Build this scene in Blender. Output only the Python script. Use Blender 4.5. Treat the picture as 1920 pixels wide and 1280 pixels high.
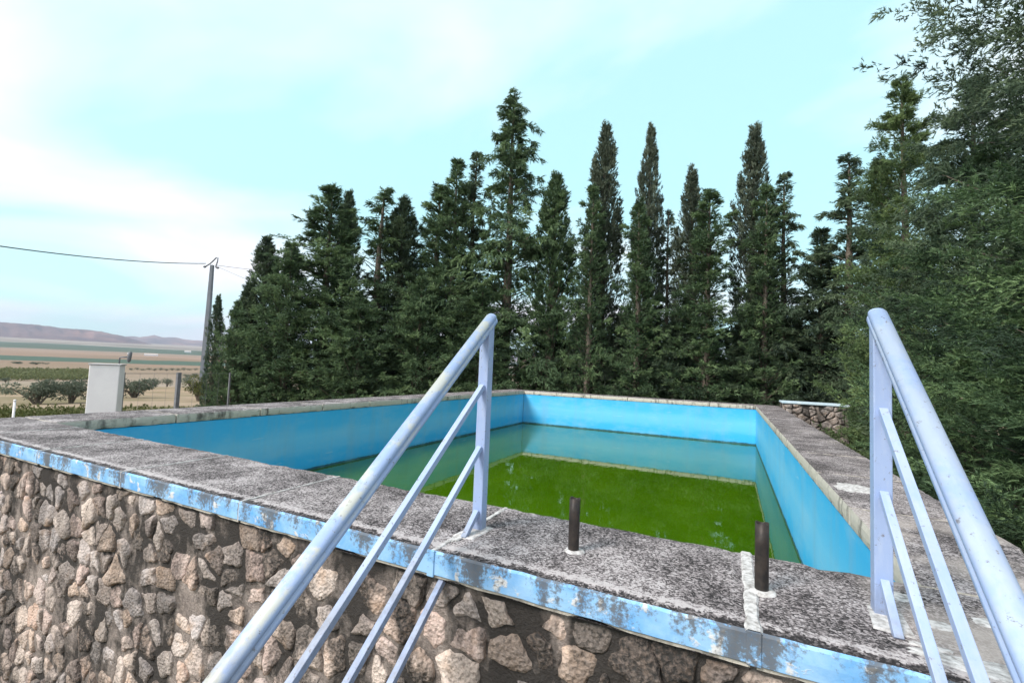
import bpy, bmesh, math, random
import numpy as np
from mathutils import Vector, Matrix, noise as mnoise

for o in list(bpy.data.objects): bpy.data.objects.remove(o)
sc = bpy.context.scene
col = sc.collection
rng = np.random.default_rng(7)
random.seed(7)

# ------------------------------------------------------------------ camera
F_PX, PITCH, ROLL, YAW = 853.8, 0.0582, 0.0408, 0.4468     # focal length in pixels of a 1920 px wide picture
CAM = np.array([0.0, -1.584, 0.75])                        # metres; top of the pool coping is z = 0
fw = np.array([-math.sin(YAW)*math.cos(PITCH), math.cos(YAW)*math.cos(PITCH), math.sin(PITCH)])
r0 = np.array([math.cos(YAW), math.sin(YAW), 0.0]); u0 = np.cross(r0, fw)
rt = math.cos(ROLL)*r0 + math.sin(ROLL)*u0
up = -math.sin(ROLL)*r0 + math.cos(ROLL)*u0
cd = bpy.data.cameras.new('camera'); cam = bpy.data.objects.new('camera', cd); col.objects.link(cam)
M4 = Matrix.Identity(4)
for i in range(3):
    M4[i][0], M4[i][1], M4[i][2], M4[i][3] = rt[i], up[i], -fw[i], CAM[i]
cam.matrix_world = M4
cd.sensor_width = 36.0; cd.sensor_fit = 'HORIZONTAL'; cd.lens = 36.0*F_PX/1920.0
cd.clip_start = 0.02; cd.clip_end = 60000
sc.camera = cam
def ray(x, y): return ((x-960)/F_PX)*rt - ((y-640)/F_PX)*up + fw
def hit(x, y, ax, v):
    d = ray(x, y); return CAM + d*(v-CAM[ax])/d[ax]
def at_r(x, y, r):
    d = ray(x, y); return CAM + d*(r/math.hypot(d[0], d[1]))
def depth(P): return float((np.array(P)-CAM)@fw)

# ------------------------------------------------------------------ sky and sun
SUN_EL, SUN_AZ = 42.0, 212.0          # azimuth clockwise from +y
w = bpy.data.worlds.new('World'); sc.world = w; w.use_nodes = True
nt = w.node_tree; nt.nodes.clear()
def wn(t, **k):
    n = nt.nodes.new(t)
    for a, b in k.items(): setattr(n, a, b)
    return n
def lk(a, b): nt.links.new(a, b)
out = wn('ShaderNodeOutputWorld'); bg = wn('ShaderNodeBackground'); lk(bg.outputs[0], out.inputs[0])
sky = wn('ShaderNodeTexSky', sky_type='NISHITA', sun_disc=False)
sky.sun_elevation = math.radians(SUN_EL); sky.sun_rotation = math.radians(SUN_AZ)
sky.air_density = 1.3; sky.dust_density = 0.6; sky.ozone_density = 1.5
tint = wn('ShaderNodeMix', data_type='RGBA', blend_type='MULTIPLY'); tint.inputs[0].default_value = 1.0
lk(sky.outputs[0], tint.inputs[6]); tint.inputs[7].default_value = (0.90, 1.22, 1.12, 1)
tc = wn('ShaderNodeTexCoord'); sep = wn('ShaderNodeSeparateXYZ'); lk(tc.outputs['Generated'], sep.inputs[0])
zz = wn('ShaderNodeMath', operation='ADD'); zz.inputs[1].default_value = 0.16; lk(sep.outputs[2], zz.inputs[0])
zm = wn('ShaderNodeMath', operation='MAXIMUM'); zm.inputs[1].default_value = 0.05; lk(zz.outputs[0], zm.inputs[0])
dx = wn('ShaderNodeMath', operation='DIVIDE'); lk(sep.outputs[0], dx.inputs[0]); lk(zm.outputs[0], dx.inputs[1])
dy = wn('ShaderNodeMath', operation='DIVIDE'); lk(sep.outputs[1], dy.inputs[0]); lk(zm.outputs[0], dy.inputs[1])
cb = wn('ShaderNodeCombineXYZ'); lk(dx.outputs[0], cb.inputs[0]); lk(dy.outputs[0], cb.inputs[1])
n1 = wn('ShaderNodeTexNoise'); n1.inputs['Scale'].default_value = 0.62; n1.inputs['Detail'].default_value = 6; n1.inputs['Roughness'].default_value = 0.5
n1.inputs['Distortion'].default_value = 0.5
mp = wn('ShaderNodeMapping'); mp.inputs['Location'].default_value = (1.3, 7.1, 2.0); mp.inputs['Rotation'].default_value = (0, 0, 0.5); mp.inputs['Scale'].default_value = (0.75, 1.3, 1)
lk(cb.outputs[0], mp.inputs[0]); lk(mp.outputs[0], n1.inputs['Vector'])
cr = wn('ShaderNodeValToRGB'); cr.color_ramp.elements[0].position = 0.43; cr.color_ramp.elements[1].position = 0.62
cr.color_ramp.elements[0].color = (0., 0., 0., 1); cr.color_ramp.elements[1].color = (0.95, 0.95, 0.95, 1)
lk(n1.outputs[0], cr.inputs[0])
mx = wn('ShaderNodeMix', data_type='RGBA'); lk(cr.outputs[0], mx.inputs[0])
veil = wn('ShaderNodeMix', data_type='RGBA'); veil.inputs[0].default_value = 0.8      # thin high cloud over the whole sky
lk(tint.outputs[2], veil.inputs[6]); veil.inputs[7].default_value = (1.72, 2.85, 2.95, 1); lk(veil.outputs[2], mx.inputs[6])
mx.inputs[7].default_value = (3.7, 3.6, 3.7, 1)
lk(mx.outputs[2], bg.inputs[0]); bg.inputs[1].default_value = 0.12
sd = bpy.data.lights.new('sun', 'SUN'); sd.energy = 1.5; sd.angle = math.radians(20); sd.color = (1, 0.93, 0.87)
sun = bpy.data.objects.new('sun', sd); col.objects.link(sun)
az, el = math.radians(SUN_AZ), math.radians(SUN_EL)
sdir = Vector((math.sin(az)*math.cos(el), math.cos(az)*math.cos(el), math.sin(el)))
sun.rotation_euler = (-sdir).to_track_quat('-Z', 'Y').to_euler()
vs = sc.view_settings; vs.view_transform = 'Standard'; vs.look = 'None'; vs.exposure = 1.6; vs.gamma = 1
sc.cycles.use_denoising = True
sc.cycles.max_bounces = 8; sc.cycles.transparent_max_bounces = 8

# ------------------------------------------------------------------ helpers
def tag(o, label=None, cat=None, group=None, kind=None):
    for k, v in (('label', label), ('category', cat), ('group', group), ('kind', kind)):
        if v: o[k] = v
    return o
def empty(name, loc=(0, 0, 0)):
    o = bpy.data.objects.new(name, None); o.location = loc; o.empty_display_size = .1; col.objects.link(o); return o
def link(name, me, parent=None, loc=None):
    o = bpy.data.objects.new(name, me); col.objects.link(o)
    if parent is not None: o.parent = parent
    if loc is not None: o.location = loc
    return o
def mesh_np(name, v, f, mat=None, smooth=False):
    """v (n,3), f (m,k) numpy arrays with k = 3 or 4"""
    me = bpy.data.meshes.new(name)
    v = np.ascontiguousarray(v, dtype=np.float32); f = np.ascontiguousarray(f, dtype=np.int32)
    k = f.shape[1]
    me.vertices.add(len(v)); me.vertices.foreach_set('co', v.ravel())
    me.loops.add(f.size); me.loops.foreach_set('vertex_index', f.ravel())
    me.polygons.add(len(f)); me.polygons.foreach_set('loop_start', np.arange(0, f.size, k, dtype=np.int32))
    try: me.polygons.foreach_set('loop_total', np.full(len(f), k, dtype=np.int32))
    except Exception: pass
    me.update(calc_edges=True)
    if smooth: me.polygons.foreach_set('use_smooth', np.ones(len(f), dtype=bool))
    if mat: me.materials.append(mat)
    return me
class MB:
    def __init__(s): s.v = []; s.f = []
    def add(s, v, f):
        b = len(s.v); s.v += [tuple(map(float, p)) for p in v]; s.f += [tuple(i+b for i in q) for q in f]; return s
    def box(s, x0, x1, y0, y1, z0, z1):
        return s.add([(x, y, z) for x in (x0, x1) for y in (y0, y1) for z in (z0, z1)],
                     [(0, 1, 3, 2), (4, 6, 7, 5), (0, 4, 5, 1), (2, 3, 7, 6), (0, 2, 6, 4), (1, 5, 7, 3)])
    def sweep(s, prof, A, B, side, closed=True):
        """profile (u along side, v along normal) swept from A to B"""
        A, B, side = Vector(A), Vector(B), Vector(side).normalized()
        t = (B-A).normalized(); nrm = side.cross(t).normalized()
        if nrm.z < 0: nrm = -nrm
        n = len(prof)
        v = [A+side*a+nrm*b for a, b in prof]+[B+side*a+nrm*b for a, b in prof]
        f = [(i, (i+1) % n, n+(i+1) % n, n+i) for i in range(n)]
        if closed: f += [tuple(range(n))[::-1], tuple(range(n, 2*n))]
        return s.add(v, f)
    def tube(s, path, rad, n=8, cap=True):
        path = [Vector(p) for p in path]
        if not hasattr(rad, '__len__'): rad = [rad]*len(path)
        vs_, fs = [], []
        for i, p in enumerate(path):
            t = (path[min(i+1, len(path)-1)]-path[max(i-1, 0)]).normalized()
            a = t.cross(Vector((0.31, 0.87, 0.11))).normalized() if abs(t.z) > .3 else t.cross(Vector((0, 0, 1))).normalized()
            b = t.cross(a)
            for k in range(n):
                q = 2*math.pi*k/n
                vs_.append(p+(a*math.cos(q)+b*math.sin(q))*rad[i])
        for i in range(len(path)-1):
            for k in range(n):
                fs.append((i*n+k, i*n+(k+1) % n, (i+1)*n+(k+1) % n, (i+1)*n+k))
        if cap: fs += [tuple(range(n))[::-1], tuple(range((len(path)-1)*n, len(path)*n))]
        return s.add(vs_, fs)
    def build(s, name, mat, parent=None, smooth=False, bevel=0):
        me = bpy.data.meshes.new(name); me.from_pydata(s.v, [], s.f)
        bm = bmesh.new(); bm.from_mesh(me); bmesh.ops.recalc_face_normals(bm, faces=bm.faces)
        if bevel:
            ed = [e for e in bm.edges if e.is_manifold and e.calc_face_angle(0) > .6]
            bmesh.ops.bevel(bm, geom=ed, offset=bevel, segments=2, affect='EDGES', profile=.5)
        bm.to_mesh(me); bm.free()
        if smooth: me.polygons.foreach_set('use_smooth', np.ones(len(me.polygons), dtype=bool))
        if mat: me.materials.append(mat)
        return link(name, me, parent)

# ------------------------------------------------------------------ node material helper
class NT:
    def __init__(s, name):
        s.m = bpy.data.materials.new(name); s.m.use_nodes = True; s.t = s.m.node_tree; s.t.nodes.clear()
        s.o = s.t.nodes.new('ShaderNodeOutputMaterial')
    def n(s, t, ins=None, **k):
        n = s.t.nodes.new(t)
        for a, b in k.items(): setattr(n, a, b)
        for a, b in (ins or {}).items():
            if isinstance(b, bpy.types.NodeSocket): s.t.links.new(b, n.inputs[a])
            elif b is not None: n.inputs[a].default_value = b
        return n
    def pos(s): return s.n('ShaderNodeNewGeometry').outputs['Position']
    def mapv(s, v, scale=(1, 1, 1), loc=(0, 0, 0)): return s.n('ShaderNodeMapping', {'Vector': v, 'Scale': scale, 'Location': loc}).outputs[0]
    def noise(s, v, scale, detail=4, rough=.55, dist=0.): return s.n('ShaderNodeTexNoise', {'Vector': v, 'Scale': scale, 'Detail': detail, 'Roughness': rough, 'Distortion': dist}).outputs[0]
    def vor(s, v, scale, out='Distance', feature='F1'): return s.n('ShaderNodeTexVoronoi', {'Vector': v, 'Scale': scale}, feature=feature).outputs[out]
    def ramp(s, fac, stops, interp='LINEAR'):
        n = s.n('ShaderNodeValToRGB', {'Fac': fac}); r = n.color_ramp; r.interpolation = interp
        while len(r.elements) < len(stops): r.elements.new(.5)
        for e, (p, c) in zip(r.elements, stops):
            e.position = p; e.color = (c, c, c, 1) if not hasattr(c, '__len__') else (*c[:3], 1)
        return n.outputs[0]
    def mix(s, fac, a, b, mode='MIX'):
        n = s.n('ShaderNodeMix', data_type='RGBA', blend_type=mode)
        for i, x in ((0, fac), (6, a), (7, b)):
            if isinstance(x, bpy.types.NodeSocket): s.t.links.new(x, n.inputs[i])
            elif i == 0: n.inputs[0].default_value = x
            else: n.inputs[i].default_value = (*x[:3], 1) if hasattr(x, '__len__') else (x, x, x, 1)
        return n.outputs[2]
    def math(s, op, a, b=0., clamp=False):
        n = s.n('ShaderNodeMath', operation=op, use_clamp=clamp)
        for i, x in ((0, a), (1, b)):
            if isinstance(x, bpy.types.NodeSocket): s.t.links.new(x, n.inputs[i])
            else: n.inputs[i].default_value = x
        return n.outputs[0]
    def sep(s, v): return s.n('ShaderNodeSeparateXYZ', {0: v}).outputs
    def bump(s, h, strength=.5, dist=.01): return s.n('ShaderNodeBump', {'Height': h, 'Strength': strength, 'Distance': dist}).outputs[0]
    def done(s, color, rough=.8, bump=None, metal=0., spec=.5, **k):
        ins = {'Base Color': color if isinstance(color, bpy.types.NodeSocket) else (*color[:3], 1), 'Roughness': rough, 'Metallic': metal, 'Specular IOR Level': spec}
        if bump is not None: ins['Normal'] = bump
        ins.update(k)
        b = s.n('ShaderNodeBsdfPrincipled', ins); s.t.links.new(b.outputs[0], s.o.inputs[0]); return s.m

# grime field shared by the front wall, its stones and its painted edge: run-off streaks with their own shapes
def grime(N, p, lo=.46, hi=.62, sx=3.2, sz=.55, off=0.):
    a = N.noise(N.mapv(p, (sx, sx, sz), (off, 0, 0)), 1., 5, .62)
    a = N.math('ADD', a, N.math('MULTIPLY', N.math('SUBTRACT', N.noise(p, 1.7, 3, .6), .5), .45))
    b = N.noise(p, 13., 4, .6)
    g = N.math('ADD', a, N.math('MULTIPLY', N.math('SUBTRACT', b, .5), .35))
    return N.ramp(g, [(lo, 0.), (hi, 1.)])

def mat_coping():
    N = NT('weathered_concrete'); p = N.pos(); x, y, z = N.sep(p)
    cell = N.vor(p, 140., 'Color'); c1 = N.sep(cell)[0]
    fine = N.noise(p, 160., 3, .6)
    big = N.noise(p, 2.3, 4, .6); mid = N.noise(p, 11., 4, .6)
    v = N.math('ADD', N.math('MULTIPLY', c1, .55), N.math('MULTIPLY', fine, .5))
    v = N.math('ADD', v, N.math('MULTIPLY', N.math('SUBTRACT', big, .5), 1.1))
    v = N.math('ADD', v, N.math('MULTIPLY', N.math('SUBTRACT', mid, .5), .55))
    # lichen-black run along the front lip and a flaking pale line just behind it
    yl = N.math('ADD', y, N.math('MULTIPLY', N.math('SUBTRACT', N.noise(p, 24., 4, .6), .5), .07))
    lip = N.ramp(yl, [(.0, 1.), (.035, .8), (.05, 0.)])
    pale = N.ramp(yl, [(.045, 0.), (.06, 1.), (.075, .8), (.1, 0.)])
    v = N.math('SUBTRACT', v, N.math('MULTIPLY', lip, .3))
    v = N.math('ADD', v, N.math('MULTIPLY', pale, .36))
    c = N.ramp(v, [(.20, (.026, .023, .024)), (.36, (.072, .063, .064)), (.51, (.16, .14, .142)), (.66, (.30, .266, .268)), (.85, (.47, .43, .43))])
    # patches of pale cement wash
    wash = N.ramp(N.noise(N.mapv(p, (1, 1, 1), (4.2, 1.3, 0)), 2.1, 4, .55), [(.42, 0.), (.58, .8)])
    wash = N.math('MULTIPLY', wash, N.ramp(x, [(.42, 0.), (.62, 1.)]))
    wash = N.math('MULTIPLY', wash, N.ramp(N.math('MULTIPLY', y, .2), [(.28, 1.), (.42, .1)]))
    c = N.mix(wash, c, N.mix(fine, (.36, .31, .28), (.56, .50, .47)))
    nz = N.math('ABSOLUTE', N.sep(N.n('ShaderNodeNewGeometry').outputs['Normal'])[2])
    streak = N.math('MULTIPLY', grime(N, p, .54, .70, 6., .8, 3.), .85)
    edge = N.mix(streak, N.mix(N.noise(p, 30., 4), (.48, .44, .38), (.64, .60, .53)), (.06, .055, .05))
    c = N.mix(N.ramp(nz, [(.45, 0.), (.6, 1.)]), edge, c)
    h = N.math('ADD', N.math('MULTIPLY', c1, .5), fine)
    return N.done(c, .92, N.bump(h, .55, .006), spec=.25)
def mat_joint():
    N = NT('joint_cement'); p = N.pos()
    c = N.ramp(N.noise(p, 45., 4, .6), [(.3, (.22, .2, .19)), (.55, (.55, .53, .52)), (.8, (.75, .74, .74))])
    return N.done(c, .9, N.bump(N.noise(p, 90., 3), .5, .006), spec=.2)
def mat_fascia():
    N = NT('peeling_blue_paint'); p = N.pos(); z = N.sep(p)[2]
    fade = N.noise(p, 7., 5, .6, .4)
    c = N.mix(N.ramp(fade, [(.35, 0.), (.6, 1.)]), (.13, .37, .71), (.31, .53, .79))
    chip = N.ramp(N.noise(p, 10., 5, .62, .3), [(.58, 0.), (.63, 1.)])
    c = N.mix(chip, c, (.62, .63, .64))
    g = N.noise(N.mapv(p, (4.2, 4.2, 1.), (1.3, 0, 0)), 1., 4, .6)
    sp = N.noise(p, 60., 4, .7)
    gz = N.math('ADD', N.math('ADD', g, N.math('MULTIPLY', N.math('SUBTRACT', sp, .5), .42)), N.math('MULTIPLY', N.math('ADD', z, .05), .9))
    gm = N.ramp(gz, [(.49, 0.), (.57, .85), (.8, 1.)])
    c = N.mix(gm, c, N.mix(sp, (.035, .035, .035), (.17, .16, .155)))
    return N.done(c, .75, N.bump(N.math('ADD', chip, N.math('MULTIPLY', sp, .6)), .35, .004), spec=.3)
def mat_stone(name='field_stone', grey=0.):
    N = NT(name); p = N.pos()
    rnd = N.n('ShaderNodeObjectInfo').outputs['Random']
    a = N.n('ShaderNodeAttribute', attribute_name='tint').outputs['Fac']
    rr = N.math('FRACT', N.math('ADD', rnd, a))
    c = N.ramp(rr, [(0., (.60, .41, .32)), (.18, (.66, .53, .45)), (.34, (.50, .42, .37)), (.5, (.68, .50, .44)), (.62, (.40, .36, .345)), (.74, (.62, .45, .34)), (.86, (.50, .46, .46)), (1., (.70, .58, .50))])
    c = N.mix(grey, c, (.17, .155, .145))
    n1 = N.noise(p, 17., 5, .65); n2 = N.noise(p, 70., 4, .65)
    c = N.mix(N.ramp(n1, [(.35, .0), (.7, .6)]), c, (.66, .55, .49))
    c = N.mix(N.ramp(N.noise(p, 8., 3), [(.55, 0.), (.75, .55)]), c, (.42, .24, .12))
    pit = N.ramp(N.math('ADD', n2, N.math('MULTIPLY', n1, .4)), [(.50, 1.), (.64, 0.)])
    c = N.mix(N.math('MULTIPLY', pit, .55), c, (.12, .1, .09))
    g = grime(N, p, .40, .52)
    c = N.mix(N.math('MULTIPLY', g, N.ramp(N.math('ADD', n2, N.math('MULTIPLY', N.math('SUBTRACT', rnd, .5), .5)), [(.2, 1.), (.8, .45)])), c, (.040, .037, .035))
    return N.done(c, .9, N.bump(N.math('ADD', n1, N.math('ADD', N.math('MULTIPLY', n2, .5), N.math('MULTIPLY', N.vor(p, 60.), .5))), 1., .016), spec=.25)
def mat_mortar():
    N = NT('wall_mortar'); p = N.pos()
    n1 = N.noise(p, 14., 5, .65); n2 = N.noise(p, 80., 4, .7)
    c = N.ramp(n1, [(.3, (.26, .215, .195)), (.55, (.38, .32, .285)), (.75, (.48, .41, .37))])
    c = N.mix(N.ramp(n2, [(.35, .5), (.6, 0.)]), c, (.07, .06, .055))
    g = grime(N, p, .39, .53)
    c = N.mix(N.math('MULTIPLY', g, .94), c, (.036, .033, .031))
    return N.done(c, .95, N.bump(N.math('ADD', n1, n2), .9, .014), spec=.2)
WATER_Z = -1.08
def mat_basin():
    N = NT('pool_blue_paint'); p = N.pos(); z = N.sep(p)[2]
    n1 = N.noise(N.mapv(p, (.7, .7, 5.)), 1., 4, .55); n2 = N.noise(p, 30., 4, .6)
    zb = N.math('ADD', z, N.math('MULTIPLY', N.math('SUBTRACT', n1, .5), .25))
    zf = N.math('ADD', N.math('MULTIPLY', zb, .8), 1.)      # 0 deep .. 1 top
    c = N.ramp(zf, [(.15, (.02, .42, .80)), (.30, (.03, .46, .84)), (.42, (.11, .53, .86)), (.58, (.14, .56, .87)), (.72, (.06, .49, .85)), (.9, (.03, .44, .82))])
    c = N.mix(N.math('MULTIPLY', n2, .12), c, (.35, .62, .85))
    fadep = N.ramp(N.noise(N.mapv(p, (1.1, 1.1, 2.4), (2, 5, 0)), 1., 5, .65), [(.48, 0.), (.68, .45)])
    c = N.mix(fadep, c, (.26, .58, .80))
    mark = N.ramp(N.noise(N.mapv(p, (2.2, 2.2, 30.), (0, 0, .3)), 1., 3, .5), [(.68, 0.), (.74, .5)])
    c = N.mix(mark, c, (.42, .66, .86))
    zl = N.math('SUBTRACT', N.math('SUBTRACT', z, WATER_Z), N.math('MULTIPLY', N.noise(p, 9., 4, .7), .05))
    line = N.ramp(zl, [(.0, 1.), (.006, 1.), (.014, 0.)])
    c = N.mix(N.math('MULTIPLY', line, .9), c, (.02, .045, .05))
    stain = N.ramp(N.noise(N.mapv(p, (3., 3., .35), (7, 2, 0)), 1., 5, .65), [(.50, 0.), (.72, .45)])
    c = N.mix(stain, c, (.20, .44, .62))
    low = N.math('MULTIPLY', N.ramp(N.math('SUBTRACT', z, WATER_Z), [(.0, .5), (.10, .0)]), N.noise(p, 5., 4, .6))
    c = N.mix(low, c, (.06, .22, .24))
    return N.done(c, .6, N.bump(n2, .12, .004), spec=.3)
def mat_water():
    N = NT('algae_green_water'); p = N.pos()
    big = N.noise(N.mapv(p, (1, .5, 1)), 1.2, 4, .6)
    c = N.mix(N.ramp(big, [(.3, 0.), (.7, 1.)]), (.032, .088, .001), (.052, .124, .002))
    h = N.noise(N.mapv(p, (1., .6, 1)), 7., 3, .5)
    return N.done(c, .02, N.bump(h, .045, .02), spec=.5, IOR=1.5)
def mat_rail():
    N = NT('pale_blue_enamel'); p = N.pos()
    n1 = N.noise(p, 9., 5, .65); n2 = N.noise(p, 120., 3, .6)
    c = N.mix(n1, (.28, .375, .61), (.37, .465, .68))
    nz = N.sep(N.n('ShaderNodeNewGeometry').outputs['Normal'])[2]
    a = N.n('ShaderNodeAttribute', attribute_name='wear').outputs['Fac']
    wr = N.math('MULTIPLY', N.ramp(N.math('ADD', N.noise(N.mapv(p, (8, 5, 5)), 1., 4, .6), N.math('MULTIPLY', N.noise(p, 45., 3, .7), .3)), [(.58, 0.), (.70, .8)]), N.ramp(nz, [(.3, 0.), (.7, 1.)]))
    c = N.mix(N.math('MULTIPLY', wr, a), c, (.55, .53, .42))
    streak = N.ramp(N.noise(N.mapv(p, (30, 6, 6)), 1., 5, .7), [(.5, 0.), (.75, .4)])
    c = N.mix(streak, c, (.52, .58, .68))
    sp = N.ramp(N.noise(p, 48., 5, .75), [(.61, 0.), (.66, .75)])
    c = N.mix(sp, c, (.16, .13, .12))
    low = N.math('MULTIPLY', N.ramp(N.sep(p)[2], [(.0, .8), (.10, 0.)]), N.noise(p, 35., 4, .6))
    c = N.mix(low, c, (.12, .10, .09))
    return N.done(c, .42, N.bump(n2, .08, .002), spec=.45)
def mat_simple(name, c1, c2, scale=12., rough=.8, bump=.3, metal=0., spec=.3, dist=.01):
    N = NT(name); p = N.pos(); n = N.noise(p, scale, 5, .6)
    return N.done(N.mix(N.ramp(n, [(.3, 0.), (.7, 1.)]), c1, c2), rough, N.bump(N.noise(p, scale*3, 4, .6), bump, dist), metal, spec)
def mat_leaf(name, dark, midc, light, trans=.22):
    N = NT(name); a = N.n('ShaderNodeAttribute', attribute_name='tint').outputs['Fac']
    p = N.pos()
    f = N.math('ADD', a, N.math('MULTIPLY', N.math('SUBTRACT', N.noise(p, 1.1, 3), .5), .5))
    c = N.ramp(f, [(.0, dark), (.5, midc), (1., light)])
    b = N.n('ShaderNodeBsdfPrincipled', {'Base Color': c, 'Roughness': .6, 'Specular IOR Level': .3})
    t = N.n('ShaderNodeBsdfTranslucent', {'Color': c})
    m = N.n('ShaderNodeMixShader', {0: trans, 1: b.outputs[0], 2: t.outputs[0]})
    N.t.links.new(m.outputs[0], N.o.inputs[0]); return N.m
def mat_terrain():
    N = NT('valley_soil'); p = N.pos(); x, y, z = N.sep(p)
    s = N.math('ADD', N.math('MULTIPLY', x, -.90), N.math('MULTIPLY', y, .43))
    s = N.math('MAXIMUM', s, 1.)
    jit = N.math('ADD', N.math('MULTIPLY', N.math('SUBTRACT', N.noise(p, .004, 4, .6), .5), .10), N.math('MULTIPLY', N.math('SUBTRACT', N.noise(p, .0011, 2, .5), .5), .16))
    L = N.math('DIVIDE', N.math('ADD', N.math('LOGARITHM', s, 10.), jit), 4.)
    def l(r): return math.log10(r)/4
    pink, ochre, pale, teal, dgreen = (.30, .19, .145), (.34, .255, .185), (.32, .255, .205), (.055, .105, .085), (.05, .09, .06)
    c = N.ramp(L, [(0., (.20, .15, .11)), (l(28), (.22, .165, .115)), (l(34), ochre), (l(120), (.34, .24, .165)), (l(150), pale), (l(420), (.31, .21, .155)), (l(600), pink), (l(610), teal),
                   (l(940), teal), (l(960), pink), (l(1500), (.33, .22, .17)), (l(1600), (.28, .21, .16)), (l(1750), (.31, .21, .165)), (l(2500), (.30, .22, .18)), (l(2560), dgreen), (l(3900), dgreen), (l(4000), (.42, .36, .31)), (l(4600), (.19, .155, .135)), (l(5000), (.36, .29, .25))])
    fine = N.noise(p, .9, 5, .65)
    patch = N.ramp(N.noise(p, .12, 5, .65), [(.45, 0.), (.62, .75)])
    c = N.mix(N.math('MULTIPLY', patch, N.ramp(L, [(l(140), 1.), (l(200), .25)])), c, (.145, .125, .06))
    plots = N.sep(N.vor(N.mapv(p, (.0021, .0045, 0)), 1., 'Color'))[0]
    c = N.mix(N.math('MULTIPLY', N.ramp(plots, [(.2, .55), (.8, 0.)]), N.ramp(L, [(l(150), 0.), (l(420), 1.)])), c, N.mix(.55, c, (.10, .10, .055)))
    c = N.mix(N.ramp(fine, [(.35, 0.), (.75, .45)]), c, N.mix(.6, c, (.12, .10, .06)))
    return N.done(c, .95, N.bump(N.noise(p, 3., 5, .6), .6, .05), spec=.1)
def mat_hill():
    N = NT('bare_hill_rock'); p = N.pos(); z = N.sep(p)[2]
    n = N.noise(N.mapv(p, (1, 1, 3)), .0016, 6, .65)
    c = N.ramp(n, [(.3, (.075, .055, .06)), (.5, (.15, .095, .09)), (.62, (.27, .15, .125)), (.8, (.33, .22, .19))])
    return N.done(c, .95, spec=.1)
MS2 = mat_stone('grey_rubble_stone', .72)
MC, MJ, MF, MS, MM, MBS, MW, MR = mat_coping(), mat_joint(), mat_fascia(), mat_stone(), mat_mortar(), mat_basin(), mat_water(), mat_rail()
MPALEGREY = mat_simple('pale_grey_render', (.42, .41, .42), (.55, .54, .55), 9., .85, .2)
MPIPE = mat_simple('dark_rusty_steel', (.018, .016, .016), (.06, .045, .038), 30., .55, .4, .3, .5, .003)
MBARK = mat_simple('cypress_bark', (.09, .07, .055), (.20, .165, .135), 14., .95, .8)
MWHITE = mat_simple('whitewash', (.80, .765, .785), (.87, .84, .85), 3., .85, .2)
MGREY = mat_simple('grey_galvanised', (.13, .13, .145), (.2, .2, .215), 6., .6, .1)
MPOLE = mat_simple('pole_concrete', (.13, .145, .17), (.18, .195, .22), 2., .85, .1)
MWIRE = mat_simple('dark_cable', (.03, .03, .032), (.05, .05, .05), 3., .6, .0)
MPALEBLUE = mat_simple('pale_blue_wash', (.42, .56, .66), (.62, .70, .74), 9., .85, .3)
MDISH = mat_simple('lamp_grey_metal', (.12, .125, .14), (.2, .2, .22), 8., .5, .1)
MLEAF_G = mat_leaf('cypress_foliage', (.046, .076, .042), (.108, .172, .086), (.205, .29, .135))
MLEAF_D = mat_leaf('dark_cypress_foliage', (.042, .064, .045), (.092, .137, .083), (.172, .228, .13))
MLEAF_B = mat_leaf('brownish_cypress_foliage', (.058, .076, .054), (.112, .137, .095), (.175, .205, .14))
MLEAF_N = mat_leaf('near_cypress_foliage', (.036, .062, .036), (.088, .148, .070), (.185, .275, .12))
MLEAF_L = mat_leaf('light_cypress_foliage', (.056, .088, .040), (.13, .195, .08), (.24, .32, .13))
MLEAF_O = mat_leaf('olive_foliage', (.09, .11, .08), (.15, .175, .125), (.22, .25, .18))
MLEAF_V = mat_leaf('scrub_foliage', (.07, .085, .025), (.12, .135, .04), (.17, .17, .06))
MLEAF_VY = mat_leaf('vineyard_foliage', (.10, .115, .05), (.17, .185, .08), (.23, .24, .11))
MTERR, MHILL = mat_terrain(), mat_hill()

# ------------------------------------------------------------------ terrain, hills
KN = np.array([[0, -2.0], [5, -2.0], [12, -1.85], [25, -1.7], [55, -3.2], [140, -7.2], [210, -9.1], [370, -10.], [620, -10.5], [970, -9.6], [2760, 1.5], [4140, 36], [6200, 92], [9000, 150], [30000, 200]])
def ground_z(x, y):
    r = np.hypot(np.asarray(x)-CAM[0], np.asarray(y)-CAM[1])
    return np.interp(np.log(r+3), np.log(KN[:, 0]+3), KN[:, 1])
def build_terrain():
    nr, na = 150, 220
    rr = np.concatenate([[0.], np.geomspace(1., 30000, nr-1)])
    aa = np.linspace(0, 2*np.pi, na, endpoint=False)
    R, A = np.meshgrid(rr, aa, indexing='ij')
    X = CAM[0]+R*np.sin(A); Y = CAM[1]+R*np.cos(A); Z = ground_z(X, Y)
    bumpz = np.array([mnoise.noise(Vector((x*.06, y*.06, 0))) for x, y in zip(X.ravel(), Y.ravel())]).reshape(X.shape)
    Z = Z+bumpz*np.clip((R-20)/60, 0, 1)*np.clip(R*.006, 0, .8)
    v = np.stack([X, Y, Z], -1).reshape(-1, 3)
    i, j = np.meshgrid(np.arange(nr-1), np.arange(na), indexing='ij')
    f = np.stack([i*na+j, i*na+(j+1) % na, (i+1)*na+(j+1) % na, (i+1)*na+j], -1).reshape(-1, 4)
    o = link('ground', mesh_np('ground', v, f, MTERR, True)); tag(o, kind='structure')
build_terrain()
def azel(px, py):
    d = ray(px, py); return math.atan2(-d[0], d[1]), d[2]/math.hypot(d[0], d[1])
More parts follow.
